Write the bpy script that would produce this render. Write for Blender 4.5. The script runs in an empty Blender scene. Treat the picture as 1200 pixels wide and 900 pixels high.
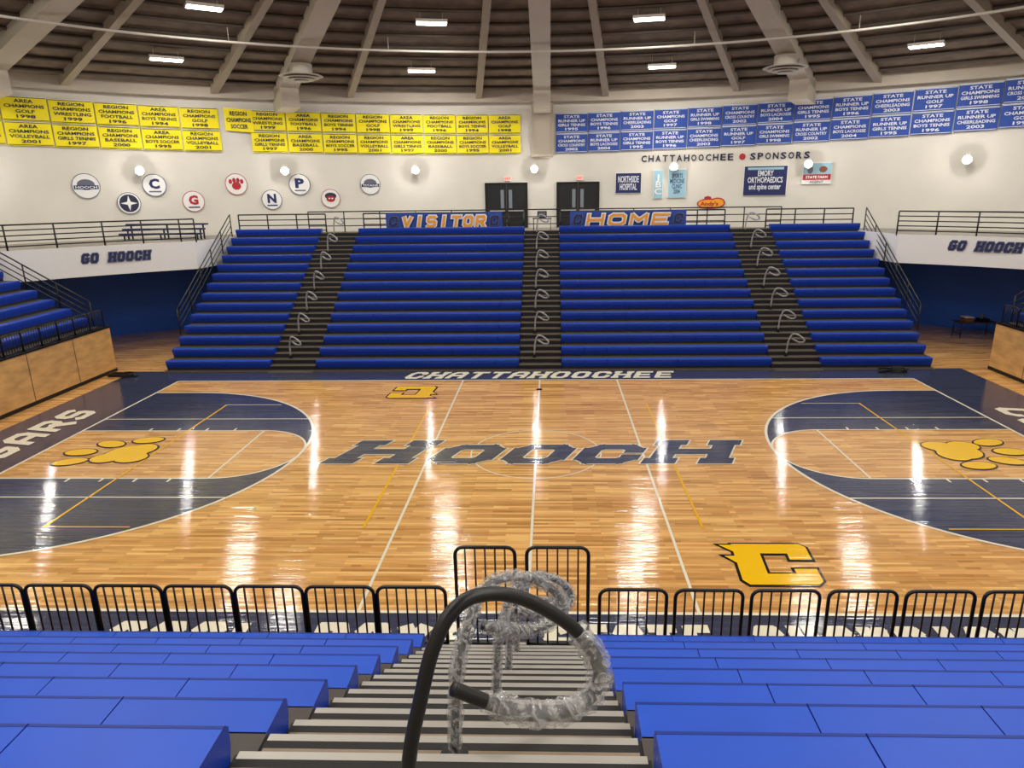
import bpy, math, random
from mathutils import Matrix, Vector
random.seed(4)
sc = bpy.context.scene
try:
    sc.view_settings.view_transform = 'Standard'
    sc.view_settings.look = 'None'
    sc.view_settings.exposure = 0.0
except Exception: pass
sin, cos, pi, rad = math.sin, math.cos, math.pi, math.radians

# ------------------------------------------------------------ materials
def lin(c):
    return tuple(((v/255)/12.92 if v/255 <= .04045 else ((v/255+.055)/1.055)**2.4) for v in c)
def mat(name, rgb, rough=.5, metal=0, var=.0, vscale=3, bump=0, bscale=20, emis=0, spec=.5, coat=0, alpha=1, stretch=(1,1,1)):
    m = bpy.data.materials.new(name); m.use_nodes = True
    nt = m.node_tree; b = nt.nodes['Principled BSDF']; c = lin(rgb)
    b.inputs['Base Color'].default_value = (*c, 1)
    b.inputs['Roughness'].default_value = rough; b.inputs['Metallic'].default_value = metal
    b.inputs['Specular IOR Level'].default_value = spec
    b.inputs['Coat Weight'].default_value = coat; b.inputs['Alpha'].default_value = alpha
    if emis:
        b.inputs['Emission Color'].default_value = (*c, 1); b.inputs['Emission Strength'].default_value = emis
    if var or bump:
        tc = nt.nodes.new('ShaderNodeTexCoord'); mp = nt.nodes.new('ShaderNodeMapping')
        mp.inputs['Scale'].default_value = stretch
        nt.links.new(tc.outputs['Object'], mp.inputs['Vector'])
    if var:
        n = nt.nodes.new('ShaderNodeTexNoise'); n.inputs['Scale'].default_value = vscale; n.inputs['Detail'].default_value = 5
        nt.links.new(mp.outputs[0], n.inputs['Vector'])
        r = nt.nodes.new('ShaderNodeValToRGB')
        r.color_ramp.elements[0].position = .3; r.color_ramp.elements[1].position = .7
        r.color_ramp.elements[0].color = (*[v*(1-var) for v in c], 1)
        r.color_ramp.elements[1].color = (*[min(1, v*(1+var)) for v in c], 1)
        nt.links.new(n.outputs['Fac'], r.inputs['Fac']); nt.links.new(r.outputs[0], b.inputs['Base Color'])
    if bump:
        n2 = nt.nodes.new('ShaderNodeTexNoise'); n2.inputs['Scale'].default_value = bscale
        nt.links.new(mp.outputs[0], n2.inputs['Vector'])
        bp = nt.nodes.new('ShaderNodeBump'); bp.inputs['Strength'].default_value = bump; bp.inputs['Distance'].default_value = .02
        nt.links.new(n2.outputs['Fac'], bp.inputs['Height']); nt.links.new(bp.outputs[0], b.inputs['Normal'])
    return m

def strip_bump(nt, b):
    """strips of flooring are very slightly cupped across their width"""
    L=nt.links
    tc = nt.nodes.new('ShaderNodeTexCoord')
    mp2 = nt.nodes.new('ShaderNodeMapping'); mp2.inputs['Scale'].default_value = (.10, 7, .12)
    L.new(tc.outputs['Object'], mp2.inputs['Vector'])
    n3 = nt.nodes.new('ShaderNodeTexNoise'); n3.inputs['Scale'].default_value = 2.6; n3.inputs['Detail'].default_value = 2
    L.new(mp2.outputs[0], n3.inputs['Vector'])
    bp = nt.nodes.new('ShaderNodeBump'); bp.inputs['Strength'].default_value = 1.0; bp.inputs['Distance'].default_value = .0050
    L.new(n3.outputs['Fac'], bp.inputs['Height']); L.new(bp.outputs[0], b.inputs['Normal'])

def wood_floor(name, c1, c2, c3, rough, bw=1.5, rh=.085, mixnoise=.35, dark=.30):
    m = bpy.data.materials.new(name); m.use_nodes = True
    nt = m.node_tree; b = nt.nodes['Principled BSDF']; L = nt.links
    tc = nt.nodes.new('ShaderNodeTexCoord')
    def brick(bw,rh,c1,c2,mort,bias,off,ms):
        br = nt.nodes.new('ShaderNodeTexBrick')
        br.inputs['Scale'].default_value = 1; br.inputs['Brick Width'].default_value = bw; br.inputs['Row Height'].default_value = rh
        br.inputs['Mortar Size'].default_value = ms; br.inputs['Bias'].default_value = bias; br.offset = off; br.offset_frequency = 3
        br.inputs['Color1'].default_value = c1; br.inputs['Color2'].default_value = c2; br.inputs['Mortar'].default_value = mort
        L.new(tc.outputs['Object'], br.inputs['Vector']); return br
    br = brick(bw,rh,(*lin(c1),1),(*lin(c2),1),(*lin(c3),1),-.1,.37,.0012)
    b2 = brick(bw*.62,rh,(1,1,1,1),(1-dark,1-dark*1.15,1-dark*1.3,1),(1,1,1,1),-.30,.61,0)
    mul = nt.nodes.new('ShaderNodeMixRGB'); mul.blend_type='MULTIPLY'; mul.inputs['Fac'].default_value=1
    L.new(br.outputs['Color'],mul.inputs['Color1']); L.new(b2.outputs['Color'],mul.inputs['Color2'])
    mp = nt.nodes.new('ShaderNodeMapping'); mp.inputs['Scale'].default_value = (1.0, 11, 1)
    L.new(tc.outputs['Object'], mp.inputs['Vector'])
    n = nt.nodes.new('ShaderNodeTexNoise'); n.inputs['Scale'].default_value = 1.3; n.inputs['Detail'].default_value = 6
    L.new(mp.outputs[0], n.inputs['Vector'])
    mx = nt.nodes.new('ShaderNodeMixRGB'); mx.blend_type = 'OVERLAY'; mx.inputs['Fac'].default_value = mixnoise
    L.new(mul.outputs[0], mx.inputs['Color1']); L.new(n.outputs['Fac'], mx.inputs['Color2'])
    L.new(mx.outputs[0], b.inputs['Base Color'])
    b.inputs['Roughness'].default_value = rough
    b.inputs['Specular IOR Level'].default_value = .55
    strip_bump(nt,b)
    return m
def paint(name,rgb,rough=.12):
    m=mat(name,rgb,rough); strip_bump(m.node_tree,m.node_tree.nodes['Principled BSDF']); return m

M_FLOOR = wood_floor('maple_floor', (234,184,114), (198,142,78), (122,78,40), .08, dark=.44, mixnoise=.45)
M_NAVYF = wood_floor('navy_floor_paint', (64,68,90), (54,58,78), (40,42,58), .08, mixnoise=.2, dark=.12)
M_WHITE = paint('white_line_paint', (226,220,198))
M_GOLD = paint('gold_floor_paint', (238,188,14))
M_YLINE = paint('yellow_line_paint', (226,172,26))
M_BLACKP = paint('black_floor_paint', (20,20,24))
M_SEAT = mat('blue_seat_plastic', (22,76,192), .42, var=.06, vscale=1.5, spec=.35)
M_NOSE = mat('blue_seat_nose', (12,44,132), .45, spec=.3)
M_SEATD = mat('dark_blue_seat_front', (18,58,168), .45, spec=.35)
M_DECK = mat('bleacher_deck', (64,57,52), .6, var=.15)
M_DARK = mat('dark_understructure', (20,20,24), .7)
M_BLACK = mat('black_metal', (12,12,14), .4)
M_ALU = mat('aluminium_nosing', (176,172,164), .4, metal=.6)
M_TREAD = mat('step_tread', (134,116,94), .5, var=.2, vscale=6)
M_TREADD = mat('dark_step_tread', (76,67,58), .6, var=.15, vscale=6)
M_ALUD = mat('dull_nosing', (120,112,98), .5, metal=.3)
M_GRIP = mat('black_grip_strip', (30,28,27), .8)
M_UPWALL = mat('cream_wall_paint', (216,212,202), .75, var=.04, vscale=.6)
M_BLUEWALL = mat('blue_wall_paint', (40,104,226), .5, var=.06, vscale=.8)
M_FASCIA = mat('white_fascia', (234,234,233), .5)
M_CEIL = mat('acoustic_deck', (116,101,85), .9, var=.28, vscale=1.4)
M_PURLIN = mat('purlin_steel', (82,72,62), .7)
M_BEAMW = mat('wide_beam_paint', (186,176,160), .6, var=.06, vscale=.8)
M_BEAMN = mat('narrow_beam_paint', (154,141,124), .6)
M_CONC = mat('walkway_concrete', (128,122,112), .6, var=.1)
M_PLY = mat('plywood_panel', (206,160,100), .45, var=.22, vscale=1.4, stretch=(1,1,3))
M_YBAN = mat('yellow_banner_cloth', (250,232,14), .7)
M_BBAN = mat('blue_banner_cloth', (38,74,162), .7)
M_TXTD = mat('banner_dark_text', (40,44,70), .7)
M_TXTW = mat('banner_white_text', (225,230,240), .7)
M_SIGNW = mat('sign_white', (232,232,230), .5)
M_NAVY = mat('sign_navy', (28,38,92), .5)
M_RED = mat('sign_red', (176,34,48), .5)
M_TEAL = mat('sign_pale_teal', (150,190,206), .5)
M_GREY = mat('sign_grey', (96,100,118), .5)
M_ORANGE = mat('sign_orange', (240,160,40), .5)
M_BROWN = mat('cardboard_brown', (120,72,50), .8)
M_LAMP = mat('lamp_diffuser', (255,250,240), .5, emis=12)
M_WLAMP = mat('wall_lamp_lens', (255,250,242), .5, emis=520)
M_EXIT = mat('exit_sign_glow', (255,40,30), .5, emis=3)
M_GLASS = mat('door_glass', (120,130,140), .1)
M_VENT = mat('vent_metal', (190,182,170), .5)

def plastic_wrap():
    m = bpy.data.materials.new('clear_plastic_wrap'); m.use_nodes = True
    nt = m.node_tree; b = nt.nodes['Principled BSDF']; L = nt.links
    b.inputs['Base Color'].default_value = (.62,.62,.61,1); b.inputs['Roughness'].default_value = .1
    b.inputs['Specular IOR Level'].default_value = 1.0
    tc = nt.nodes.new('ShaderNodeTexCoord')
    n = nt.nodes.new('ShaderNodeTexNoise'); n.inputs['Scale'].default_value = 13; n.inputs['Detail'].default_value = 2; n.inputs['Distortion'].default_value = 3.0
    L.new(tc.outputs['Object'], n.inputs['Vector'])
    bp = nt.nodes.new('ShaderNodeBump'); bp.inputs['Strength'].default_value = 1; bp.inputs['Distance'].default_value = .02
    L.new(n.outputs['Fac'], bp.inputs['Height']); L.new(bp.outputs[0], b.inputs['Normal'])
    r = nt.nodes.new('ShaderNodeValToRGB'); r.color_ramp.elements[0].position = .46; r.color_ramp.elements[1].position = .64
    r.color_ramp.elements[0].color = (.14,)*3+(1,); r.color_ramp.elements[1].color = (.60,)*3+(1,)
    L.new(n.outputs['Fac'], r.inputs['Fac']); L.new(r.outputs[0], b.inputs['Alpha'])
    return m
M_WRAP = plastic_wrap()

# ------------------------------------------------------------ mesh builder
class MB:
    def __init__(s): s.v=[]; s.f=[]; s.m=[]; s.sm=[]; s.mats=[]; s.k=0
    def mi(s, m):
        if m not in s.mats: s.mats.append(m)
        return s.mats.index(m)
    def add(s, vs, fs, m, M=None, smooth=False):
        o = len(s.v); k = s.mi(m)
        for p in vs:
            p = Vector(p)
            s.v.append(tuple(M @ p) if M is not None else tuple(p))
        for f in fs:
            s.f.append([o+i for i in f]); s.m.append(k); s.sm.append(smooth)
    def box(s, a, b, m, M=None):
        x0,y0,z0 = a; x1,y1,z1 = b
        vs = [(x0,y0,z0),(x1,y0,z0),(x1,y1,z0),(x0,y1,z0),(x0,y0,z1),(x1,y0,z1),(x1,y1,z1),(x0,y1,z1)]
        s.add(vs, [(3,2,1,0),(4,5,6,7),(0,1,5,4),(1,2,6,5),(2,3,7,6),(3,0,4,7)], m, M)
    def poly(s, pts, z, m, M=None):
        # successive strokes get a hair of extra paint thickness so overlaps never coincide
        s.k=(s.k+1)%17; zz=z+.00022*s.k
        a=sum(pts[i][0]*pts[(i+1)%len(pts)][1]-pts[(i+1)%len(pts)][0]*pts[i][1] for i in range(len(pts)))
        if a<0: pts=list(pts)[::-1]
        s.add([(p[0],p[1],zz) for p in pts], [tuple(range(len(pts)))], m, M)
    def ring(s, cx, cy, r0, r1, z, m, a0=0, a1=2*pi, n=64, M=None):
        vs=[]; fs=[]
        for i in range(n+1):
            a=a0+(a1-a0)*i/n
            vs += [(cx+r0*cos(a),cy+r0*sin(a),z),(cx+r1*cos(a),cy+r1*sin(a),z)]
        for i in range(n): fs.append((2*i,2*i+1,2*i+3,2*i+2))
        s.add(vs,fs,m,M)
    def ell(s, cx, cy, rx, ry, z, m, rot=0, n=28, M=None):
        pts=[]
        for i in range(n):
            a=2*pi*i/n; x=rx*cos(a); y=ry*sin(a)
            pts.append((cx+x*cos(rot)-y*sin(rot), cy+x*sin(rot)+y*cos(rot)))
        s.poly(pts,z,m,M)
    def tube(s, pts, r, m, n=8, closed=False, jit=0, lump=0):
        pts=[Vector(p) for p in pts]; N=len(pts); vs=[]; fs=[]
        up=None; ph=random.uniform(0,6)
        for i,p in enumerate(pts):
            a=pts[(i-1)%N] if (i>0 or closed) else p
            b=pts[(i+1)%N] if (i<N-1 or closed) else p
            t=(b-a).normalized()
            if up is None:
                up = Vector((0,0,1)) if abs(t.z)<.9 else Vector((1,0,0))
            side=t.cross(up)
            if side.length<1e-5: side=t.cross(Vector((0,1,0)))
            side.normalize(); up=side.cross(t).normalized()
            for k in range(n):
                an=2*pi*k/n; rr=r*(1+(random.uniform(-jit,jit) if jit else 0)+lump*sin(i*.9+ph+2*sin(an*2+i*.35)))
                vs.append(p+side*cos(an)*rr+up*sin(an)*rr)
        M2=N if closed else N-1
        for i in range(M2):
            j=(i+1)%N
            for k in range(n):
                fs.append((i*n+k,i*n+(k+1)%n,j*n+(k+1)%n,j*n+k))
        if not closed:
            fs.append(tuple(range(n))[::-1]); fs.append(tuple((N-1)*n+k for k in range(n)))
        s.add(vs,fs,m,None,True)
    def cyl(s, c, r, h, m, n=24, r2=None):
        r2 = r if r2 is None else r2
        vs=[(c[0]+r*cos(2*pi*i/n),c[1]+r*sin(2*pi*i/n),c[2]) for i in range(n)]+[(c[0]+r2*cos(2*pi*i/n),c[1]+r2*sin(2*pi*i/n),c[2]+h) for i in range(n)]
        fs=[(i,(i+1)%n,n+(i+1)%n,n+i) for i in range(n)]+[tuple(range(n))[::-1],tuple(range(n,2*n))]
        s.add(vs,fs,m)
    def build(s, name):
        me=bpy.data.meshes.new(name); me.from_pydata(s.v,[],s.f)
        for m in s.mats: me.materials.append(m)
        me.polygons.foreach_set('material_index', s.m); me.polygons.foreach_set('use_smooth', s.sm)
        me.update()
        ob=bpy.data.objects.new(name,me); sc.collection.objects.link(ob); return ob

def catmull(P, sub=6):
    P=[Vector(p) for p in P]; out=[]
    for i in range(len(P)-1):
        p0=P[max(i-1,0)];p1=P[i];p2=P[i+1];p3=P[min(i+2,len(P)-1)]
        for k in range(sub):
            t=k/sub
            out.append(.5*((2*p1)+(p2-p0)*t+(2*p0-5*p1+4*p2-p3)*t*t+(3*p1-p0-3*p2+p3)*t**3))
    out.append(P[-1]); return out

# ------------------------------------------------------------ lettering
_tc={}
def text_data(body, off=.0):
    k=(body,off)
    if k in _tc: return _tc[k]
    cu=bpy.data.curves.new('t','FONT'); cu.body=body; cu.align_x='CENTER'; cu.offset=off; cu.resolution_u=2; cu.space_line=.85
    ob=bpy.data.objects.new('t',cu); sc.collection.objects.link(ob)
    dg=bpy.context.evaluated_depsgraph_get(); me=bpy.data.meshes.new_from_object(ob.evaluated_get(dg))
    vs=[tuple(v.co) for v in me.vertices]; fs=[tuple(p.vertices) for p in me.polygons]
    bpy.data.objects.remove(ob); bpy.data.curves.remove(cu); bpy.data.meshes.remove(me)
    xs=[v[0] for v in vs]; ys=[v[1] for v in vs]
    bb=(min(xs),max(xs),min(ys),max(ys))
    _tc[k]=(vs,fs,bb); return _tc[k]
def put_text(mb, body, cx, cy, w, h, z, m, M=None, off=.02, shear=0):
    vs,fs,(x0,x1,y0,y1)=text_data(body,off)
    out=[]
    for v in vs:
        x=(v[0]-(x0+x1)/2)/(x1-x0)*w; y=(v[1]-(y0+y1)/2)/(y1-y0)*h
        out.append((cx+x+shear*y,cy+y,z))
    mb.add(out,fs,m,M)
LET={
'H':[[(0,0),(0,1)],[(1,0),(1,1)],[(0,.5),(1,.5)]],
'O':[[(.2,0),(.8,0),(1,.2),(1,.8),(.8,1),(.2,1),(0,.8),(0,.2),(.2,0)]],
'C':[[(1,.3),(1,.2),(.8,0),(.2,0),(0,.2),(0,.8),(.2,1),(.8,1),(1,.8),(1,.7)]],
'G':[[(.6,.45),(1,.45),(1,.2),(.8,0),(.2,0),(0,.2),(0,.8),(.2,1),(.8,1),(1,.85)]],
'A':[[(0,0),(0,.8),(.2,1),(.8,1),(1,.8),(1,0)],[(0,.42),(1,.42)]],
'T':[[(0,1),(1,1)],[(.5,0),(.5,1)]],
'E':[[(1,0),(0,0),(0,1),(1,1)],[(0,.5),(.8,.5)]],
'S':[[(0,.12),(.15,0),(.85,0),(1,.15),(1,.38),(.85,.5),(.15,.5),(0,.62),(0,.85),(.15,1),(.85,1),(1,.88)]],
'R':[[(0,0),(0,1),(.85,1),(1,.85),(1,.6),(.85,.45),(0,.45)],[(.6,.45),(1,0)]],
'V':[[(0,1),(.5,0),(1,1)]],'I':[[(.5,0),(.5,1)]],
'M':[[(0,0),(0,1),(.5,.4),(1,1),(1,0)]],'N':[[(0,0),(0,1),(1,0),(1,1)]],
'U':[[(0,1),(0,.2),(.2,0),(.8,0),(1,.2),(1,1)]],'L':[[(0,1),(0,0),(1,0)]],
'B':[[(0,0),(0,1),(.85,1),(1,.8),(.85,.52),(0,.52)],[(.85,.52),(1,.25),(.85,0),(0,0)]],
'K':[[(0,0),(0,1)],[(1,1),(0,.45),(1,0)]],'P':[[(0,0),(0,1),(.85,1),(1,.85),(1,.6),(.85,.45),(0,.45)]],
'D':[[(0,0),(0,1),(.75,1),(1,.75),(1,.25),(.75,0),(0,0)]],'Y':[[(0,1),(.5,.5),(1,1)],[(.5,.5),(.5,0)]],' ':[]}
def block(mb, ch, x, y, w, h, t, z, m, M=None, shear=0, grow=0, serif=0, tv=None):
    tv = t if tv is None else tv
    strokes=[list(s) for s in LET[ch]]
    if serif and ch=='H':
        strokes += [[(-serif,0),(serif,0)],[(1-serif,0),(1+serif,0)],[(-serif,1),(serif,1)],[(1-serif,1),(1+serif,1)]]
    for st in strokes:
        P=[Vector((x+tv/2+p[0]*(w-tv), y+t/2+p[1]*(h-t))) for p in st]
        for a,b in zip(P[:-1],P[1:]):
            d=(b-a).normalized(); wd=abs(d.x)*t+abs(d.y)*tv+2*grow
            if abs(d.x)*abs(d.y)>.05: wd=min(t,tv)*1.15+2*grow
            n=Vector((-d.y,d.x))*wd/2
            ln=(tv*abs(d.x)+t*abs(d.y)+2*grow)
            e=d*ln/2*(.72 if abs(d.x*d.y)<.01 else .35)
            if len(P)==2: e=d*ln/2
            q=[a-e-n,b+e-n,b+e+n,a-e+n]
            mb.poly([(p.x+shear*(p.y-y-h/2),p.y) for p in q],z,m,M)
def block_word(mb, word, cx, cy, totalw, h, t, z, m, M=None, shear=0, grow=0, gap=.22, serif=0, tv=None):
    n=len(word); w=totalw/(n+(n-1)*gap)
    x=cx-totalw/2
    for ch in word:
        ww = w*.45 if ch=='I' else w
        block(mb,ch,x+(w-ww)/2,cy-h/2,ww,h,t,z,m,M,shear,grow,serif,tv)
        x+=w*(1+gap)

# ------------------------------------------------------------ building shell
A,B=31.0,24.0      # outer wall ellipse
AI,BI=25.0,18.5    # walkway edge ellipse
HW=4.95            # walkway level
def wpt(ph,h,a=A,b=B): return Vector((a*sin(ph), b*cos(ph), h))
def wallM(phdeg,h,out=.0):
    ph=rad(phdeg); T=Vector((A*cos(ph),-B*sin(ph),0)).normalized(); U=Vector((0,0,1)); N=T.cross(U)
    p=wpt(ph,h)+N*out
    M=Matrix((( T.x,U.x,N.x,p.x),(T.y,U.y,N.y,p.y),(T.z,U.z,N.z,p.z),(0,0,0,1)))
    return M
tab=[(0.0,-80.0)]; s=0
for i in range(1,1601):
    a=rad(-80+(i-1)*.1); b=rad(-80+i*.1); s+=(wpt(b,0)-wpt(a,0)).length; tab.append((s,-80+i*.1))
def arc_of(ph): return tab[int(round((ph+80)*10))][0]
def ph_of(sv):
    lo,hi=0,len(tab)-1
    while hi-lo>1:
        mid=(lo+hi)//2
        if tab[mid][0]<sv: lo=mid
        else: hi=mid
    f=(sv-tab[lo][0])/(tab[hi][0]-tab[lo][0]); return tab[lo][1]+.1*f

NS=180
def shell(name,z0,z1,m,a=A,b=B):
    mb=MB(); vs=[];fs=[]
    for i in range(NS):
        p=2*pi*i/NS; vs += [wpt(p,z0,a,b),wpt(p,z1,a,b)]
    for i in range(NS):
        j=(i+1)%NS; fs.append((2*i,2*j,2*j+1,2*i+1))
    mb.add(vs,fs,m,None,True); return mb.build(name)
shell('wall_lower',0,HW,M_BLUEWALL); shell('wall_upper',HW,12.45,M_UPWALL)
mb=MB(); mb.add([(wpt(-2*pi*i/NS,0).x,wpt(-2*pi*i/NS,0).y,0) for i in range(NS)],[tuple(range(NS))],M_FLOOR); mb.build('floor')
H0,H1=12.4,20.0
mb=MB(); vs=[];fs=[]; RT=12
for k in range(RT+1):
    t=k/RT*.995
    for i in range(NS):
        p=2*pi*i/NS; q=wpt(p,H0+(H1-H0)*t,A*(1-t),B*(1-t)); vs.append(q)
for k in range(RT):
    for i in range(NS):
        j=(i+1)%NS; fs.append((k*NS+i,k*NS+j,(k+1)*NS+j,(k+1)*NS+i))
mb.add(vs,fs,M_CEIL); mb.build('ceiling')
def beam(mb,p0,p1,w,d,m):
    t=(p1-p0).normalized(); sd=t.cross(Vector((0,0,1))).normalized(); dn=Vector((0,0,-1))
    vs=[]
    for p in (p0,p1):
        vs += [p-sd*w/2,p+sd*w/2,p+sd*w/2+dn*d,p-sd*w/2+dn*d]
    mb.add(vs,[(0,1,2,3),(7,6,5,4),(0,4,5,1),(1,5,6,2),(2,6,7,3),(3,7,4,0)],m)
def cone(ph,t,dz=0): return wpt(ph,H0+(H1-H0)*t+dz,A*(1-t),B*(1-t))
mbw=MB(); mbn=MB(); mbp=MB()
wide=[0,27,-27,54,-54,81,-81]; narrow=[6.75,-6.75,20.25,-20.25,33.75,-33.75,47.25,-47.25,60.75,-60.75,74.25,-74.25]
for half in (0,180):
    for w_ in wide:
        ph=rad(half+w_ if half==0 else half-w_)
        beam(mbw,cone(ph,.004),cone(ph,.94),.95,.55,M_BEAMW)
        a=cone(ph,.0,-.1); b=cone(ph,.07,-.5)
        beam(mbw,a,b,.95,1.0,M_BEAMW)
    for w_ in narrow:
        ph=rad(half+w_ if half==0 else half-w_)
        beam(mbn,cone(ph,.004),cone(ph,.9),.34,.42,M_BEAMN)
mbw.build('roof_beam'); mbn.build('roof_rafter')
for k in range(1,22):
    t=k*.042
    mbp.tube([cone(2*pi*i/72,t,-.10) for i in range(72)],.085,M_PURLIN,4,True)
mbp.build('roof_purlins')
mb=MB(); mb.tube([cone(2*pi*i/120,.25,-.75) for i in range(120)],.055,M_VENT,6,True)
for i in range(0,120,6): mb.tube([cone(2*pi*i/120,.25,-.75),cone(2*pi*i/120,.25,0)],.015,M_VENT,5)
mb.build('ceiling_conduit')
mb=MB(); vs=[];fs=[]
for i in range(NS):
    p=2*pi*i/NS
    vs+=[wpt(p,12.45,A,B),wpt(p,11.95,A-.02,B-.02),wpt(p,11.95,A-.45,B-.45),wpt(p,12.6,A-.45,B-.45)]
for i in range(NS):
    j=(i+1)%NS
    for k in range(3): fs.append((4*i+k,4*j+k,4*j+k+1,4*i+k+1))
mb.add(vs,fs,M_BEAMW); mb.build('trim_eave')
for k,w_ in enumerate(wide):
    mb=MB(); M=wallM(w_,0); z0=9.0 if w_==0 else 11.95
    mb.box((-.62,z0,.02),(.62,12.3,.30),M_BEAMW,M); mb.box((-.45,z0+.1,.30),(.45,12.3,.42),M_BEAMW,M); mb.build('pilaster')

# walkway slab + fascia
def w_at_x(x,sgn): return Vector((x,sgn*B*math.sqrt(max(0,1-(x/A)**2)),0))
XF=15.95
seq=[]
N2=240
for i in range(N2):
    ph=2*pi*i/N2; e=wpt(ph,0,AI,BI)
    if abs(e.x)<XF: 
        y=18.15 if e.y>0 else -16.38
        seq.append((Vector((e.x,y,0)), w_at_x(e.x,1 if e.y>0 else -1)))
    else: seq.append((e,wpt(ph,0)))
mb=MB(); vs=[];fs=[]
for a,b in seq:
    vs+=[(a.x,a.y,HW),(b.x,b.y,HW),(a.x,a.y,HW-.5),(b.x,b.y,HW-.5)]
for i in range(N2):
    j=(i+1)%N2; fs+=[(4*i,4*j,4*j+1,4*i+1),(4*i+2,4*i+3,4*j+3,4*j+2)]
mb.add(vs,fs,M_CONC); mb.build('walkway_floor')
mb=MB(); vs=[];fs=[]
for a,b in seq: vs+=[(a.x,a.y,HW+.06),(a.x,a.y,HW-1.22)]
for i in range(N2):
    j=(i+1)%N2
    if vs[2*i][1]<-8 and abs(vs[2*i][0])<16: continue
    fs.append((2*i,2*j,2*j+1,2*i+1))
mb.add(vs,fs,M_FASCIA); mb.build('walkway_fascia')
def inM(phdeg,h,out=.04):
    ph=rad(phdeg); T=Vector((AI*cos(ph),-BI*sin(ph),0)).normalized(); U=Vector((0,0,1)); N=T.cross(U); p=wpt(ph,h,AI,BI)+N*out
    return Matrix(((T.x,U.x,N.x,p.x),(T.y,U.y,N.y,p.y),(T.z,U.z,N.z,p.z),(0,0,0,1)))
for phd,hh in ((-48.9,-.45),(49.3,-.36)):
    mb=MB(); M=inM(phd,HW+hh)
    block_word(mb,'GO HOOCH',0,0,2.65,.40,.075,.01,M_GREY,M,.22,.035,gap=.3,serif=.1)
    block_word(mb,'GO HOOCH',0,0,2.65,.40,.075,.018,M_NAVY,M,.22,.0,gap=.3,serif=.1)
    mb.build('fascia_sign')

# ------------------------------------------------------------ court markings
mb=MB(); Z=.003
def rect(x0,y0,x1,y1,m,z=Z): mb.add([(x0,y0,z),(x1,y0,z),(x1,y1,z),(x0,y1,z)],[(0,1,2,3)],m)
HX,HY=14.33,7.62
Z2=.006
rect(-17,HY,17,9.15,M_NAVYF); rect(-17,-9.15,17,-HY,M_NAVYF)
rect(-17,-HY,-HX,HY,M_NAVYF); rect(HX,-HY,17,HY,M_NAVYF)
bx=12.73;R3=6.02;ft=8.53
zz=Z2
def line_(x0,y0,x1,y1,m):
    global zz
    zz+=.0001
    x0,x1=min(x0,x1),max(x0,x1); y0,y1=min(y0,y1),max(y0,y1); rect(x0,y0,x1,y1,m,zz)
for sg in (-1,1):
    for sy in (-1,1):
        n=90; vs=[];fs=[]
        for i in range(n+1):
            x=HX-(HX-(bx-R3))*i/n
            yo=R3 if x>bx else math.sqrt(max(0,R3**2-(bx-x)**2))
            yi=1.83 if x>ft else math.sqrt(max(0,1.83**2-(ft-x)**2)); yi=min(yi,yo)
            vs+=[(sg*x,sy*yo,Z),(sg*x,sy*yi,Z)]
        for i in range(n): fs.append((2*i,2*i+1,2*i+3,2*i+2))
        mb.add(vs,fs,M_NAVYF)
        line_(sg*bx,sy*R3-.03,sg*HX,sy*R3+.03,M_WHITE)
        line_(sg*ft,sy*1.83-.03,sg*HX,sy*1.83+.03,M_WHITE)
        line_(sg*7.5,sy*2.97-.025,sg*HX,sy*2.97+.025,M_WHITE)
        line_(sg*9.0,sy*4.5-.02,sg*11,sy*4.5+.02,M_YLINE if sy<0 else M_WHITE)
        for xx in (12.2,11.3,10.4,9.5): line_(sg*xx-.03,sy*1.83,sg*xx+.03,sy*2.05,M_WHITE)
    a0=pi/2 if sg>0 else -pi/2
    mb.ring(sg*bx,0,R3-.04,R3+.04,Z2+.003,M_WHITE,a0,a0+pi)
    mb.ring(sg*ft,0,1.80,1.86,Z2+.0032,M_WHITE,a0,a0+pi)
    line_(sg*ft-.03,-1.83,sg*ft+.03,1.83,M_WHITE)
    line_(sg*HX-.04,-HY,sg*HX+.04,HY,M_WHITE)
    line_(sg*3-.03,-HY,sg*3+.03,HY,M_WHITE)
    line_(sg*3.73-.03,-4.5,sg*3.73+.03,4.5,M_YLINE)
    line_(sg*10.95-.03,-4.5,sg*10.95+.03,4.5,M_YLINE)
line_(-HX,HY-.04,HX,HY+.04,M_WHITE); line_(-HX,-HY-.04,HX,-HY+.04,M_WHITE)
line_(-.03,-HY,.03,HY,M_WHITE)
mb.ring(0,0,1.81,1.85,Z2+.0034,M_WHITE)
mb.ell(0,6.3,.12,.12,.011,M_BLACKP)
mb.build('court_markings')
mb=MB()
for m,g,z in ((M_WHITE,.045,.012),(M_NAVYF,0,.018)):
    block(mb,'H',-5.40,-.86,2.15,1.78,.40,z,m,None,.42,g,.10,.62)
    block(mb,'O',-2.80,-.86,1.78,1.42,.38,z,m,None,.42,g,0,.55)
    block(mb,'O',-.80,-.86,1.78,1.42,.38,z,m,None,.42,g,0,.55)
    block(mb,'C',1.20,-.86,1.78,1.42,.38,z,m,None,.42,g,0,.55)
    block(mb,'H',3.35,-.86,2.15,1.78,.40,z,m,None,.42,g,.10,.62)
mb.build('center_court_lettering')
mb=MB()
block_word(mb,'CHATTAHOOCHEE',0,8.35,10.6,1.0,.22,.012,M_WHITE,None,.3,0,.2,.1,.2) 
RotL=Matrix.Translation((-15.65,0,0))@Matrix.Rotation(rad(90),4,'Z')
block_word(mb,'COUGARS',0,0,7.8,1.15,.26,.012,M_WHITE,RotL,.2)
RotR=Matrix.Translation((15.65,0,0))@Matrix.Rotation(rad(-90),4,'Z')
block_word(mb,'COUGARS',0,0,7.8,1.15,.26,.012,M_WHITE,RotR,.2)
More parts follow.
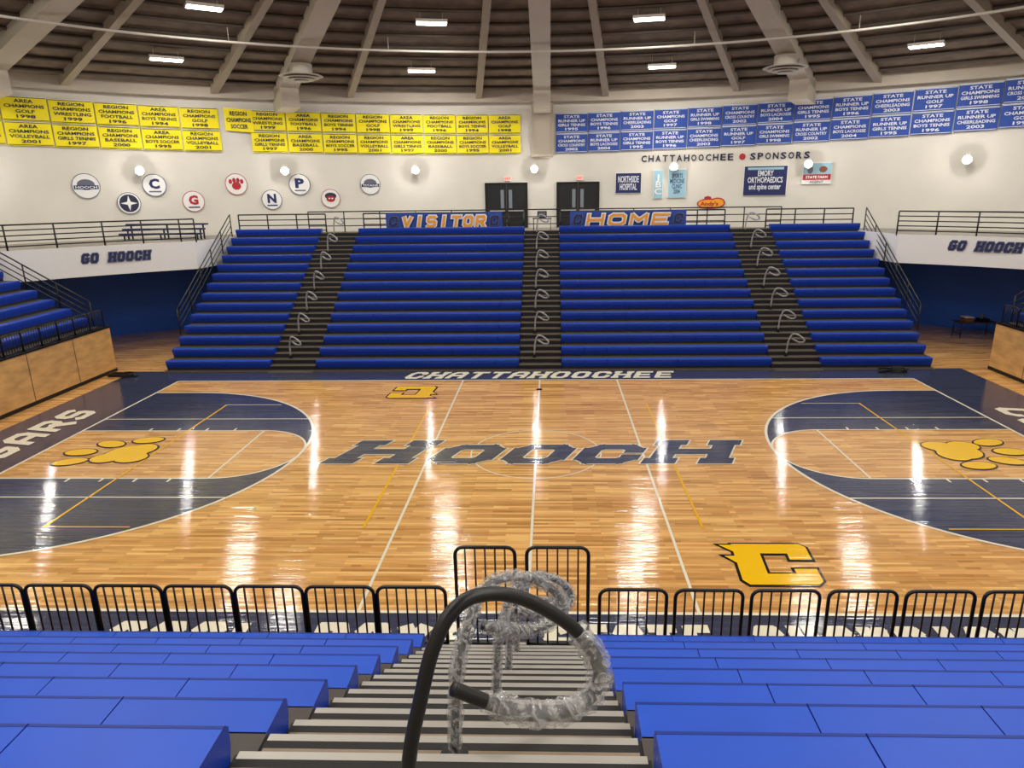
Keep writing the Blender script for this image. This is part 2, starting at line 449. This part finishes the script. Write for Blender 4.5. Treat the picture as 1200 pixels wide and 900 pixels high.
block_word(mb,'GOAL BOYS',-4.0,-8.42,6.2,.95,.24,.012,M_WHITE)
block_word(mb,'STATE CHAMPIONS',4.6,-8.42,8.6,.95,.22,.012,M_WHITE)
mb.build('border_lettering')
def clogo(cx,cy,flip):
    mb=MB(); M=Matrix.Translation((cx,cy,0))@(Matrix.Rotation(pi,4,'Z') if flip else Matrix.Identity(4))@Matrix.Scale(.88,4,(1,0,0))
    for m,g,z in ((M_BLACKP,.065,.010),(M_GOLD,0,.016)):
        def P(pts): mb.poly([(x+.10*y,y) for x,y in pts],z,m,M)
        P([(-.75-g,-.60-g*.4),(-.62-g*.4,-.76-g),(-.16+g,-.76-g),(-.16+g,.76+g),(-.75-g,.76+g)])
        P([(-.5,.38-g),(.95+g,.38-g),(.95+g,.64),(.83,.76+g),(-.5,.76+g)])
        P([(.46-g,.14-g),(.95+g,.14-g),(.95+g,.5),(.46-g,.5)])
        P([(-.5,-.76-g),(.83,-.76-g),(.95+g,-.64),(.95+g,-.38+g),(-.5,-.38+g)])
        P([(.46-g,-.5),(.95+g,-.5),(.95+g,-.20+g),(.46-g,-.20+g)])
        for (yy,l) in ((.56,.30),(.12,.24)):
            P([(-.70,yy-.16-g),(-.70,yy+.16+g),(-.75-l-2*g,yy+.16+g)])
    mb.build('court_letter_logo')
clogo(4.75,-5.95,False); clogo(-4.6,6.0,True)
def paw(M):
    mb=MB()
    for m,g,z in ((M_BLACKP,.05,.010),(M_GOLD,0,.016)):
        mb.ell(-11.75,-.05,.60+g,.58+g,z,m,M=M); mb.ell(-11.42,-.42,.44+g,.36+g,z,m,M=M); mb.ell(-11.5,.22,.42+g,.42+g,z,m,M=M); mb.ell(-12.12,-.45,.42+g,.34+g,z,m,M=M)
        for x,y,a in ((-11.72,.98,.1),(-12.66,.66,-.3),(-13.15,.0,.0),(-12.98,-.72,.3)):
            mb.ell(x,y,.44+g,.25+g,z,m,a,M=M)
    mb.build('court_paw_print')
paw(Matrix.Identity(4)); paw(Matrix.Rotation(pi,4,'Z'))

# ------------------------------------------------------------ bleachers
RISE,TR=.38,.62
def stand(name, rows, secs, aisles, mp, z0, seg=.92, tread=None, nosing=None):
    tread=tread or M_TREADD; nosing=nosing or M_ALUD
    mb=MB()
    def pr(u0,u1,prof,m,mtop=None,mnose=None):
        n=len(prof); vs=[mp(u0,v,z) for v,z in prof]+[mp(u1,v,z) for v,z in prof]
        mb.add(vs,[tuple(range(n))[::-1],tuple(range(n,2*n))],m)
        for i in range(n):
            j=(i+1)%n
            mm = mtop if (i==n-1 and mtop) else m
            if i==0 and mnose: mm=mnose
            mb.add([vs[i],vs[j],vs[n+j],vs[n+i]],[(0,1,2,3)],mm)
    for si,(u0,u1) in enumerate(secs):
        for n in range(rows):
            h=z0+.40+RISE*n; v=TR*n
            pr(u0,u1,[(v-.34,h-.38),(v+.29,h-.38),(v+.29,max(z0-.02,h-.80)),(v-.34,max(z0-.02,h-.80))][::-1] ,M_DECK)
            pr(u0+.02,u1-.02,[(v+.05,h-.3),(v+.05,h-.38),(v+.22,h-.38),(v+.22,h-.3)],M_DARK)
            k=max(1,int(round((u1-u0)/seg))); L=(u1-u0)/k
            for i in range(k):
                a=u0+i*L+.004; b=u0+(i+1)*L-.004
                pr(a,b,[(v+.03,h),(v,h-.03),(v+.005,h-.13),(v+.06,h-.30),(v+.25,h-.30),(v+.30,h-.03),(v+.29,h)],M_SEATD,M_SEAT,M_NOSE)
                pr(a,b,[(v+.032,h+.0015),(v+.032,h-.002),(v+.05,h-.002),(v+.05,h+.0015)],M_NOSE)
    for (u0,u1) in aisles:
        for j in range(2*rows):
            v=-.32+.31*j; z=z0+.02+.19*j
            zb=max(z0-.02,z-.42)
            pr(u0,u1,[(v,z-.012),(v,zb),(v+.33,zb),(v+.33,z-.012)],M_DARK)
            pr(u0+.02,u1-.02,[(v-.01,z),(v-.01,z-.035),(v+.035,z-.035),(v+.035,z)],nosing)
            pr(u0+.02,u1-.02,[(v+.035,z),(v+.035,z-.01),(v+.085,z-.01),(v+.085,z)],M_GRIP)
            pr(u0+.02,u1-.02,[(v+.085,z),(v+.085,z-.01),(v+.31,z-.01),(v+.31,z)],tread)
    for u in (secs[0][0],secs[-1][1]):
        prof=[(-.3,z0)]
        for n in range(rows): 
            prof+=[(TR*n-.34,z0+.02+RISE*n),(TR*n+.28,z0+.02+RISE*n)]
        prof+=[(TR*(rows-1)+.28,z0)]
        mb.add([mp(u,v,z) for v,z in prof],[tuple(range(len(prof)))],M_DARK)
    return mb.build(name)
far=lambda u,v,z:(u,9.25+v,z)
near=lambda u,v,z:(u,-11.15-v,z)
left=lambda u,v,z:(-18.4-v,u,z)
right=lambda u,v,z:(18.5+v,u,z)
NZ=1.76
stand('bleachers',14,[(-15.7,-11.28),(-9.35,-.88),(.88,9.45),(11.45,15.9)],[(-11.28,-9.35),(-.88,.88),(9.45,11.45)],far,0.01)
stand('bleachers',9,[(-13,-1.07),(.88,13)],[(-1.07,.88)],near,NZ,.92,M_TREAD,M_ALU)
stand('bleachers',9,[(-8,-.9),(.9,8.9)],[(-.9,.9)],left,1.95)
stand('bleachers',9,[(-8,-.9),(.9,8.6)],[(-.9,.9)],right,1.95)

def platform(name,x0,y0,x1,y1,top=1.925):
    mb=MB(); mb.box((x0,y0,.12),(x1,y1,top-.05),M_PLY); mb.box((x0-.02,y0-.02,.012),(x1+.02,y1+.02,.14),M_BLACK); mb.box((x0-.03,y0-.03,top-.06),(x1+.03,y1+.03,top),M_BLACK)
    mb.build(name)
platform('bleacher_platform',-24.3,-9,-17.85,9.3)
platform('bleacher_platform',18.0,-9,24.3,9.0)
platform('bleacher_platform',-14,-17.2,14,-10.75,NZ-.025)
mb=MB()
for y in (7.0,4.6,2.2,-.2,-2.6): mb.box((-17.845,y-.01,.14),(-17.84,y+.01,1.86),M_DECK)
for y in (7.0,4.6,2.2,-.2,-2.6): mb.box((17.99,y-.01,.14),(17.995,y+.01,1.86),M_DECK)
mb.build('trim_platform_seams')

# ------------------------------------------------------------ guard panels
def panel(mb,P0,P1,z0,h,bars,r=.017):
    P0=Vector(P0);P1=Vector(P1); d=(P1-P0); L=d.length; d.normalize()
    def q(s,z): return Vector((P0.x+d.x*s,P0.y+d.y*s,z0+z))
    c=.1
    pts=[q(0,0),q(0,h-c)]+[q(c-c*cos(a),h-c+c*sin(a)) for a in (pi/8,pi/4,3*pi/8,pi/2)]
    pts+=[q(L-c+c*sin(a),h-c+c*cos(a)) for a in (0,pi/8,pi/4,3*pi/8)]+[q(L,h-c),q(L,0)]
    mb.tube(pts,r*1.3,M_BLACK,8)
    mb.tube([q(0,.05),q(L,.05)],r,M_BLACK,6)
    for i in range(1,bars+1):
        s=L*i/(bars+1); mb.tube([q(s,.05),q(s,h)],r*.68,M_BLACK,6)
    mb.box((-.05,-.05,0),(.05,.05,.02),M_BLACK,Matrix.Translation(q(0,0))); 
    mb.box((-.05,-.05,0),(.05,.05,.02),M_BLACK,Matrix.Translation(q(L,0)))
FY=-10.85; FZ=NZ-.024
mb=MB()
for i in range(14):
    x1=-.86-.872*i; panel(mb,(x1-.83,FY,0),(x1,FY,0),FZ,.83,6)
mb.build('guard_fence')
mb=MB()
for i in range(13):
    x0=1.0+.905*i; panel(mb,(x0,FY,0),(x0+.80,FY,0),FZ,.81,6)
mb.build('guard_fence')
mb=MB(); panel(mb,(-.72,FY,0),(-.01,FY,0),FZ,1.37,5); mb.build('aisle_guard_gate')
mb=MB(); panel(mb,(.13,FY,0),(.86,FY,0),FZ,1.37,5); mb.build('aisle_guard_gate')
mb=MB()
for i in range(18): y=9.15-.9*i; panel(mb,(-17.95,y,0),(-17.95,y-.86,0),1.926,.70,6)
mb.build('guard_fence')
mb=MB()
for i in range(18): y=8.85-.9*i; panel(mb,(18.1,y,0),(18.1,y-.86,0),1.926,.70,6)
mb.build('guard_fence')

def railing(name,pts,h,rails,post_every,r=.028):
    mb=MB(); P=[Vector(p) for p in pts]
    for k in range(rails):
        z=h*(k+1)/rails
        mb.tube([p+Vector((0,0,z)) for p in P],r if k<rails-1 else r*1.3,M_BLACK,6)
    acc=post_every
    for i,p in enumerate(P):
        if i: acc+=(p-P[i-1]).length
        if acc>=post_every or i==len(P)-1:
            mb.tube([p,p+Vector((0,0,h))],r*1.2,M_BLACK,6); acc=0
    return mb.build(name)
def edge(ph0,ph1,n=60): return [wpt(rad(ph0+(ph1-ph0)*i/n),HW,AI+.12,BI+.12) for i in range(n+1)]
railing('walkway_railing',edge(-88,-40.2),1.07,5,1.5)
railing('walkway_railing',edge(40.2,88),1.07,5,1.5)
def line(a,b,n=20): a=Vector(a);b=Vector(b); return [a+(b-a)*i/n for i in range(n+1)]
for a,b in ((-15.9,-11.3),(-9.3,-.95),(.95,9.4),(11.5,15.9)):
    railing('walkway_railing',line((a,18.3,HW),(b,18.3,HW),int((b-a)/.7)),1.10,4,1.4,.03)
railing('walkway_railing',[ (x,20.6,HW) for x in [-13+1.0*i for i in range(27)]],1.15,3,2.0)
for u in (-15.85,16.05):
    pts=[(u,9.25+.62*n-.1,.02+.38*n+.05) for n in range(3,14)]
    railing('bleacher_end_rail',pts,1.1,4,1.3,.022)
for (u,f) in ((9.1,left),(8.85,right)):
    pts=[f(u,.62*n-.05,1.97+.38*n) for n in range(0,9)]
    railing('bleacher_end_rail',pts,1.0,4,1.3,.022)

# ------------------------------------------------------------ handrails
rp=[(.028,1.50,5.645),(.067,1.53,5.843),(.103,1.56,5.98),(.151,1.60,6.063),(.222,1.65,6.083),(.342,1.70,6.039),(.491,1.74,5.909),(.564,1.74,5.769),(.524,1.70,5.696),(.410,1.66,5.679),(.289,1.62,5.735),(.149,1.57,5.841)]
P=[(.0,1.46,4.96),(.01,1.475,5.3)]+rp
W=lambda p:(p[0],p[1]-18.05,p[2])
C=catmull([W(p) for p in P],16)
mb=MB(); mb.tube(C,.0205,M_BLACK,16); mb.cyl((0,1.46-18.05,4.95),.06,.03,M_BLACK)
mb.tube(C[131:199],.030,M_WRAP,18,jit=.03,lump=.10); mb.tube(C[129:196],.038,M_WRAP,18,jit=.04,lump=.14)
mb.build('aisle_handrail')
rel=[(p[0],p[1]-1.46,p[2]-4.96) for p in P]
def handrail(base,sx=1,sy=1,sz=1,r=1,wrap=M_WRAP,seg=5,two=True):
    C=catmull([(base[0]+p[0]*sx,base[1]+p[1]*sy,base[2]+p[2]*sz) for p in rel],seg)
    mb=MB(); mb.tube(C,.021*r,M_BLACK,10); mb.cyl(base,.07,.05,M_BLACK,16)
    mb.tube(C[2:],.031*r,wrap,12,jit=.03,lump=.12)
    if two: mb.tube(C[6:],.040*r,wrap,14,jit=.04,lump=.14)
    return mb.build('aisle_handrail')
for j,bxx in ((14,-.06),(10,.03),(6,.03),(2,.03)):
    v=-.165+.31*j; handrail((bxx,-11.15-v,NZ+.02+.19*j),.95,1.6,.74,.98,seg=12)
M_WRAP2=mat('grey_plastic_wrap',(150,150,154),.3,var=.4,vscale=12)
for xc in (-10.3,-.0,10.4):
    for j in (2,6,10,14,18,22,26):
        v=-.165+.31*j; handrail((xc-.25,9.25+v,.03+.19*j),1.05,-1,.86,1.1,M_WRAP2,4,False)

# ------------------------------------------------------------ banners
reg=["CHAMPIONS\nGOLF\n1998","CHAMPIONS\nGIRLS TENNIS\n1997","CHAMPIONS\nBOYS TENNIS\n1994","CHAMPIONS\nVOLLEYBALL\n2001","CHAMPIONS\nFOOTBALL\n1996","CHAMPIONS\nBOYS SOCCER\n1995","CHAMPIONS\nWRESTLING\n1999","CHAMPIONS\nBASEBALL\n2000"]
st=["GIRLS TENNIS\n1995","GIRLS SWIMMING\n1998","BOYS TENNIS\n1996","CROSS COUNTRY\n2002","CHEERLEADING\n2003","BOYS LACROSSE\n2004","GOLF\n1997"]
HT,HB=11.32,9.17
def banner(phd,w,top,bot,mb_,mt,body,name,sw=0,out=.12):
    mb=MB(); M=wallM(phd,(top+bot)/2,out); h=top-bot
    nx=10; vs=[];fs=[]
    for i in range(nx+1):
        x=-w/2+w*i/nx
        for y in (-h/2,h/2): vs.append((x,y+sw*x,.012*sin(i*1.7)))
    for i in range(nx): fs.append((2*i,2*i+2,2*i+3,2*i+1))
    mb.add(vs,fs,mb_,M,True)
    e=.03
    mb.tube([M@Vector((-w/2,h/2-sw*w/2,.0)),M@Vector((w/2,h/2+sw*w/2,.0))],.018,M_TXTW,6)
    # each line of lettering set on its own, evenly sized rows
    rows=body.split('\n'); n=len(rows); rh=h*.84/n
    for i,tx in enumerate(rows):
        ww=min(w*.86,len(tx)*w*.088+.1)
        put_text(mb,tx,0,h*.42-rh*(i+.5),ww,rh*.68,.03,mt,M,.025)
    if not sw:
        for a,b in (((-w/2+e,-h/2+e),(w/2-e,-h/2+e*1.8)),((-w/2+e,h/2-e*1.8),(w/2-e,h/2-e))):
            mb.box((a[0],a[1],.026),(b[0],b[1],.028),mt,M)
    mb.build(name)
w=1.87; mh=(HT+HB)/2
def col(phc,kind,i):
    dz = .20*(abs(phc)/46)**1.5 if phc<0 else .50*(abs(phc)/46)**1.3
    for r_,(t_,b_) in enumerate(((HT,mh+.02),(mh-.02,HB))):
        t_+=dz; b_+=dz
        if kind=='y':
            banner(phc,w-.06,t_,b_,M_YBAN,M_TXTD,("REGION\n" if i%3 else "AREA\n")+reg[(i*2+r_*3)%len(reg)],'championship_banner')
        else:
            banner(phc,w-.06,t_,b_,M_BBAN,M_TXTW,("STATE\nCHAMPIONS\n" if (i+r_)%2 else "STATE\nRUNNER UP\n")+st[(i*2+r_*3)%len(st)],'championship_banner')
s0=arc_of(-2.3)
for i in range(8): col(ph_of(s0-w*(i+.5)),'y',i)
banner(-31.5,1.4,HT+.15,HT-1.0,M_YBAN,M_TXTD,"REGION\nCHAMPIONS\nSOCCER",'championship_banner',-.06,.17)
s1=arc_of(-33.4)
for i in range(9): col(ph_of(s1-w*(i+.5)),'y',i+8)
s2=arc_of(1.4)
for i in range(16): col(ph_of(s2+w*(i+.5)),'b',i)

# ------------------------------------------------------------ wall logos & signs
def disc(phd,h,r,emb,c1,c2,shape=None):
    mb=MB(); M=wallM(phd,h,.03); r*=.88
    n=40; vs=[(r*cos(2*pi*i/n),r*sin(2*pi*i/n),z) for z in (0,.04) for i in range(n)]
    mb.add(vs,[tuple(range(n,2*n))]+[(i,(i+1)%n,n+(i+1)%n,n+i) for i in range(n)],M_SIGNW,M)
    mb.ring(0,0,r*.93,r*.985,.045,c1,M=M)
    if shape=='star':
        mb.ell(0,0,r*.8,r*.8,.046,c1,M=M)
        mb.poly([((.7 if k%2==0 else .2)*r*cos(pi/2+k*pi/4),(.7 if k%2==0 else .2)*r*sin(pi/2+k*pi/4)) for k in range(8)],.055,M_SIGNW,M)
    elif shape=='paw':
        mb.ell(0,-.15*r,.4*r,.36*r,.05,c1,M=M)
        for a in (-.5,-.17,.17,.5): mb.ell(a*r,(.42-abs(a)*.35)*r,.15*r,.22*r,.05,c1,M=M)
    elif shape=='helmet':
        mb.ell(0,.1*r,.62*r,.42*r,.046,c1,M=M); mb.box((-.85*r,-.25*r,.05),(.85*r,.05*r,.053),c2,M); put_text(mb,emb,0,-.1*r,1.5*r,.2*r,.058,M_SIGNW,M)
    elif shape=='face':
        mb.ell(0,.25*r,.6*r,.36*r,.046,c2,M=M); mb.ell(0,-.05*r,.46*r,.32*r,.052,c1,M=M); mb.ell(-.15*r,0,.1*r,.07*r,.058,M_SIGNW,M=M); mb.ell(.15*r,0,.1*r,.07*r,.058,M_SIGNW,M=M)
    else:
        put_text(mb,emb,0,.12*r,.85*r,.9*r,.05,c1,M,.05); mb.box((-.5*r,-.62*r,.048),(.5*r,-.5*r,.05),c2,M)
    mb.build('school_logo_sign')
disc(-46.6,7.58,.70,'HOOCH',M_GREY,M_NAVY,'helmet')
disc(-43.0,6.72,.62,'',M_TXTD,M_TXTD,'star')
disc(-40.4,7.60,.65,'C',M_NAVY,M_GREY)
disc(-36.9,6.76,.62,'G',M_RED,M_TXTD)
disc(-32.5,7.62,.65,'',M_RED,M_RED,'paw')
disc(-29.1,6.78,.62,'N',M_NAVY,M_NAVY)
disc(-26.1,7.58,.66,'P',M_NAVY,M_GREY)
disc(-23.0,6.8,.60,'',M_RED,M_TXTD,'face')
disc(-18.7,7.55,.66,'TITANS',M_GREY,M_NAVY,'helmet')
def sign(phd,h,w,hh,mb_,mt,body,mt2=None,rim=None):
    mb=MB(); M=wallM(phd,h,.05)
    mb.box((-w/2-.03,-hh/2-.03,-.02),(w/2+.03,hh/2+.03,.02),rim or M_SIGNW,M); mb.box((-w/2,-hh/2,.02),(w/2,hh/2,.04),mb_,M)
    put_text(mb,body,0,0,w*.82,hh*.72,.05,mt,M,.02)
    if mt2: mb.box((-w*.42,hh*.38,.045),(w*.42,hh*.46,.048),mt2,M)
    mb.build('sponsor_sign')
sign(9.3,7.45,1.45,1.1,M_NAVY,M_TXTW,"NORTHSIDE\nHOSPITAL")
sign(12.5,7.35,.5,1.55,M_TEAL,M_SIGNW,"J\nB\nC")
sign(14.5,7.38,.98,1.55,M_TEAL,M_NAVY,"SPORTS\nMEDICINE\nCLINIC\n2004")
sign(23.6,7.47,2.25,1.55,M_NAVY,M_TXTW,"EMORY\nORTHOPAEDICS\nand spine center",M_TEAL)
# farm sponsor: pale photo panel with a red strip of lettering
mb=MB(); M=wallM(28.7,7.82,.05)
mb.box((-.74,-.56,-.02),(.74,.56,.02),M_SIGNW,M); mb.box((-.70,-.05,.02),(.70,.52,.04),M_TEAL,M); mb.box((-.70,-.34,.02),(.70,-.06,.042),M_RED,M)
put_text(mb,"STATE FARM",0,-.20,1.1,.14,.05,M_SIGNW,M,.02); put_text(mb,"AGENT",0,-.45,.7,.12,.03,M_GREY,M,.02)
mb.ell(-.35,.18,.14,.2,.05,M_GREY,M=M); mb.ell(.3,.2,.2,.16,.05,M_BROWN,M=M)
mb.build('sponsor_sign')
mb=MB(); M=wallM(18.0,6.25,.08)
for m,g,z in ((M_RED,.07,0),(M_ORANGE,0,.02)):
    mb.ell(0,0,.62+g,.22+g,z,m,M=M); mb.ell(.45,.05,.36+g,.22+g,z+.002,m,M=M)
put_text(mb,"Andy's",0,-.02,1.0,.28,.04,M_RED,M,.03); mb.ell(-.1,.32,.2,.1,.02,M_RED,M=M)
mb.build('sponsor_sign')
mb=MB(); word="CHATTAHOOCHEE"; ss=arc_of(10.9)
for i,ch in enumerate(word): put_text(mb,ch,0,0,.30,.36,0,M_TXTD,wallM(ph_of(ss+.40*i),8.78,.05),.03)
mb.ell(0,0,.17,.17,0,M_RED,M=wallM(ph_of(ss+.40*13.6),8.78,.05))
for i,ch in enumerate("SPONSORS"): put_text(mb,ch,0,0,.30,.36,0,M_TXTD,wallM(ph_of(ss+.40*(15+i)),8.78,.05),.03)
mb.build('wall_lettering')

for k,phd in enumerate((-4.0,3.85)):
    mb=MB(); M=wallM(phd,HW,.05); W2=1.2; Hh=2.55
    mb.box((-W2-.06,0.01,0),(-W2,Hh+.06,.1),M_BLACK,M); mb.box((W2,0.01,0),(W2+.06,Hh+.06,.1),M_BLACK,M); mb.box((-W2,Hh,0),(W2,Hh+.06,.1),M_BLACK,M)
    for s_ in (-1,1):
        x0,x1=sorted((s_*.02,s_*W2)); mb.box((x0,0.01,.01),(x1,Hh,.06),M_DARK,M)
        xa,xb=sorted((s_*.14,s_*.34)); mb.box((xa,1.15,.06),(xb,2.2,.066),M_GLASS,M)
        xa,xb=sorted((s_*.1,s_*1.0)); mb.box((xa,.98,.08),(xb,1.05,.13),M_VENT,M)
    mb.build('door_%d'%(k+1))
    mb=MB(); M=wallM(phd+.2,HW+2.82,.03); mb.box((-.2,-.11,0),(.2,.11,.08),M_SIGNW,M); put_text(mb,'EXIT',0,0,.34,.16,.085,M_EXIT,M,.02); mb.build('exit_sign')

for word,x0,x1,tw in (('VISITOR',-8.1,-2.05,4.3),('HOME',1.45,7.4,4.2)):
    mb=MB(); M=Matrix.Translation(((x0+x1)/2,18.16,5.64))@Matrix.Rotation(rad(90),4,'X')
    W_=(x1-x0)
    vs=[];fs=[];nx=24
    for i in range(nx+1):
        x=-W_/2+W_*i/nx
        for y in (-.42,.42): vs.append((x,y,.02*sin(i*1.1)))
    for i in range(nx): fs.append((2*i,2*i+2,2*i+3,2*i+1))
    mb.add(vs,fs,M_BBAN,M,True)
    for z,m,g in ((.04,M_NAVY,.11),(.055,M_TXTW,.065),(.07,M_ORANGE,0)):
        block_word(mb,word,0,-.02,tw,.58,.12,z,m,M,.18,g,.30)
    for sx in (-W_/2+.4,W_/2-.4):
        block(mb,'C',sx-.22,-.26,.44,.52,.12,.05,M_GREY,M,.2,.03); block(mb,'C',sx-.22,-.26,.44,.52,.12,.06,M_NAVY,M,.2)
    mb.build('rail_banner')

# ------------------------------------------------------------ lamps
def area(name,loc,sx,sy,power,rotz=0,col=(1,.95,.88)):
    l=bpy.data.lights.new(name,'AREA'); l.shape='RECTANGLE'; l.size=sx; l.size_y=sy; l.energy=power; l.color=col
    o=bpy.data.objects.new(name,l); o.location=loc; o.rotation_euler=(0,0,rotz); return o
for t in (.155,.33,.6):
    for half in (0,180):
        for a in (-67.5,-40.5,-13.5,13.5,40.5,67.5):
            ph=rad(a+half); p=cone(ph,t,-.55); rz=-math.atan2(B*sin(ph),A*cos(ph))
            M=Matrix.Translation(p)@Matrix.Rotation(rz,4,'Z'); mb=MB()
            mb.box((-.7,-.35,.0),(.7,.35,.12),M_VENT,M); mb.box((-.66,-.31,-.02),(.66,.31,0),M_LAMP,M)
            mb.tube([M@Vector((-.5,0,.12)),M@Vector((-.5,0,.6))],.01,M_VENT,5); mb.tube([M@Vector((.5,0,.12)),M@Vector((.5,0,.6))],.01,M_VENT,5)
            f=mb.build('ceiling_light')
            o=area('tube_array',(p.x,p.y,p.z-.04),1.3,.6,228,rz); sc.collection.objects.link(o); o.parent=f
for a in (-27.5,-13.8,-.9,14.1,27.8,42.4,-41.6,56,-56):
    mb=MB(); M=wallM(a,8.3,0)
    mb.box((-.10,-.12,0.01),(.10,.30,.12),M_SIGNW,M); mb.box((-.03,.0,.12),(.03,.06,.28),M_VENT,M)
    n=20; vs=[];fs=[]
    for rr,z_ in ((.02,.26),(.14,.28),(.20,.36)):  # reflector dish added behind the bulb to block its light from the wall
        for k in range(n): vs.append((rr*cos(2*pi*k/n),rr*sin(2*pi*k/n),z_))
    for i in range(2):
        for k in range(n): fs.append((i*n+k,i*n+(k+1)%n,(i+1)*n+(k+1)%n,(i+1)*n+k))
    fs.append(tuple(range(n)))
    mb.add(vs,fs,M_VENT,M)
    c=M@Vector((0,0,.39)); r=.095; vs=[];fs=[]
    n=12
    for i in range(7):
        th=pi*i/6
        for k in range(n): vs.append((c.x+r*sin(th)*cos(2*pi*k/n),c.y+r*sin(th)*sin(2*pi*k/n),c.z+r*cos(th)))
    for i in range(6):
        for k in range(n): fs.append((i*n+k,i*n+(k+1)%n,(i+1)*n+(k+1)%n,(i+1)*n+k))
    mb.add(vs,fs,M_WLAMP,None,True); mb.build('wall_floodlight')
for a in (-27,27,-81,81):
    ph=rad(a); p=cone(ph,.17,-1.1); mb=MB()
    mb.cyl((p.x,p.y,p.z),.55,.54,M_VENT,28)
    for k,(rr,zz_) in enumerate(((1.05,0),(.85,-.09),(.62,-.17),(.36,-.24))):
        mb.cyl((p.x,p.y,p.z+zz_),rr,.05,M_VENT,32,rr*.9)
    mb.cyl((p.x,p.y,p.z-.2),.12,.3,M_VENT,12); mb.build('ceiling_air_diffuser')

# ------------------------------------------------------------ clutter
mb=MB(); tx,ty=21.0,15.2
mb.box((tx-.9,ty-.4,.72),(tx+.9,ty+.4,.76),M_DECK)
for a in (-.8,.8):
    for b in (-.33,.33): mb.tube([(tx+a,ty+b,0),(tx+a,ty+b,.72)],.02,M_BLACK,6)
mb.tube([(tx-.8,ty-.33,.2),(tx-.8,ty+.33,.2)],.015,M_BLACK,6); mb.tube([(tx+.8,ty-.33,.2),(tx+.8,ty+.33,.2)],.015,M_BLACK,6)
mb.build('folding_table')
mb=MB(); mb.box((tx-.6,ty-.2,.76),(tx-.2,ty+.2,.96),M_BROWN); mb.box((tx-.61,ty-.21,.96),(tx-.19,ty+.21,1.0),M_SIGNW); mb.build('storage_box')
mb=MB(); mb.box((tx+.1,ty-.2,.76),(tx+.55,ty+.15,.92),M_BLACK); mb.cyl((tx+.3,ty,.92),.08,.2,M_GREY); mb.build('equipment_case')
def coil(x,y,name='cable_coil'):
    mb=MB(); pts=[]
    for i in range(120):
        a=i*.33; r=.42+.06*sin(i*1.3); pts.append((x+r*cos(a)*1.3,y+r*sin(a)*.45,.04+.0011*i))
    mb.tube(pts,.022,M_BLACK,6); mb.build(name)
coil(14.0,8.55); coil(-17.0,8.3)
for x0,x1,y in ((-21.0,-16.9,16.0),):
    mb=MB()
    for k in range(3):
        mb.box((x0,y+.35*k,HW+.25+.22*k),(x1,y+.35*k+.3,HW+.33+.22*k),M_NAVY)
        for xx in (x0+.2,(x0+x1)/2,x1-.2): mb.box((xx-.03,y+.35*k+.1,HW),(xx+.03,y+.35*k+.16,HW+.25+.22*k),M_BLACK)
    mb.build('portable_bench')
mb=MB(); mb.box((-.5,19.0,HW+.7),(.5,19.5,HW+.75),M_DECK)
for a in (-.45,.45):
    for b in (19.05,19.45): mb.tube([(a,b,HW),(a,b,HW+.7)],.02,M_BLACK,6)
mb.build('scorer_table')
mb=MB(); mb.box((-.25,19.1,HW+.75),(.25,19.4,HW+1.1),M_BLACK); mb.box((-.2,19.09,HW+.8),(.2,19.1,HW+1.05),M_GREY); mb.build('scoreboard_console')

# ------------------------------------------------------------ world & camera
w_=bpy.data.worlds.new('World'); sc.world=w_; w_.use_nodes=True
w_.node_tree.nodes['Background'].inputs[0].default_value=(.5,.5,.55,1); w_.node_tree.nodes['Background'].inputs[1].default_value=.2
cam=bpy.data.cameras.new('camera'); co=bpy.data.objects.new('camera',cam); sc.collection.objects.link(co)
cam.sensor_fit='HORIZONTAL'; cam.sensor_width=36; cam.lens=24.0; cam.clip_end=200; cam.shift_x=-.0175
pitch=math.atan(228/800)
co.matrix_world=Matrix.Translation((.42,-18.05,7.16))@Matrix.Rotation(rad(1.8),4,'Z')@Matrix.Rotation(pi/2-pitch,4,'X')@Matrix.Rotation(rad(-.7),4,'Z')
sc.camera=co
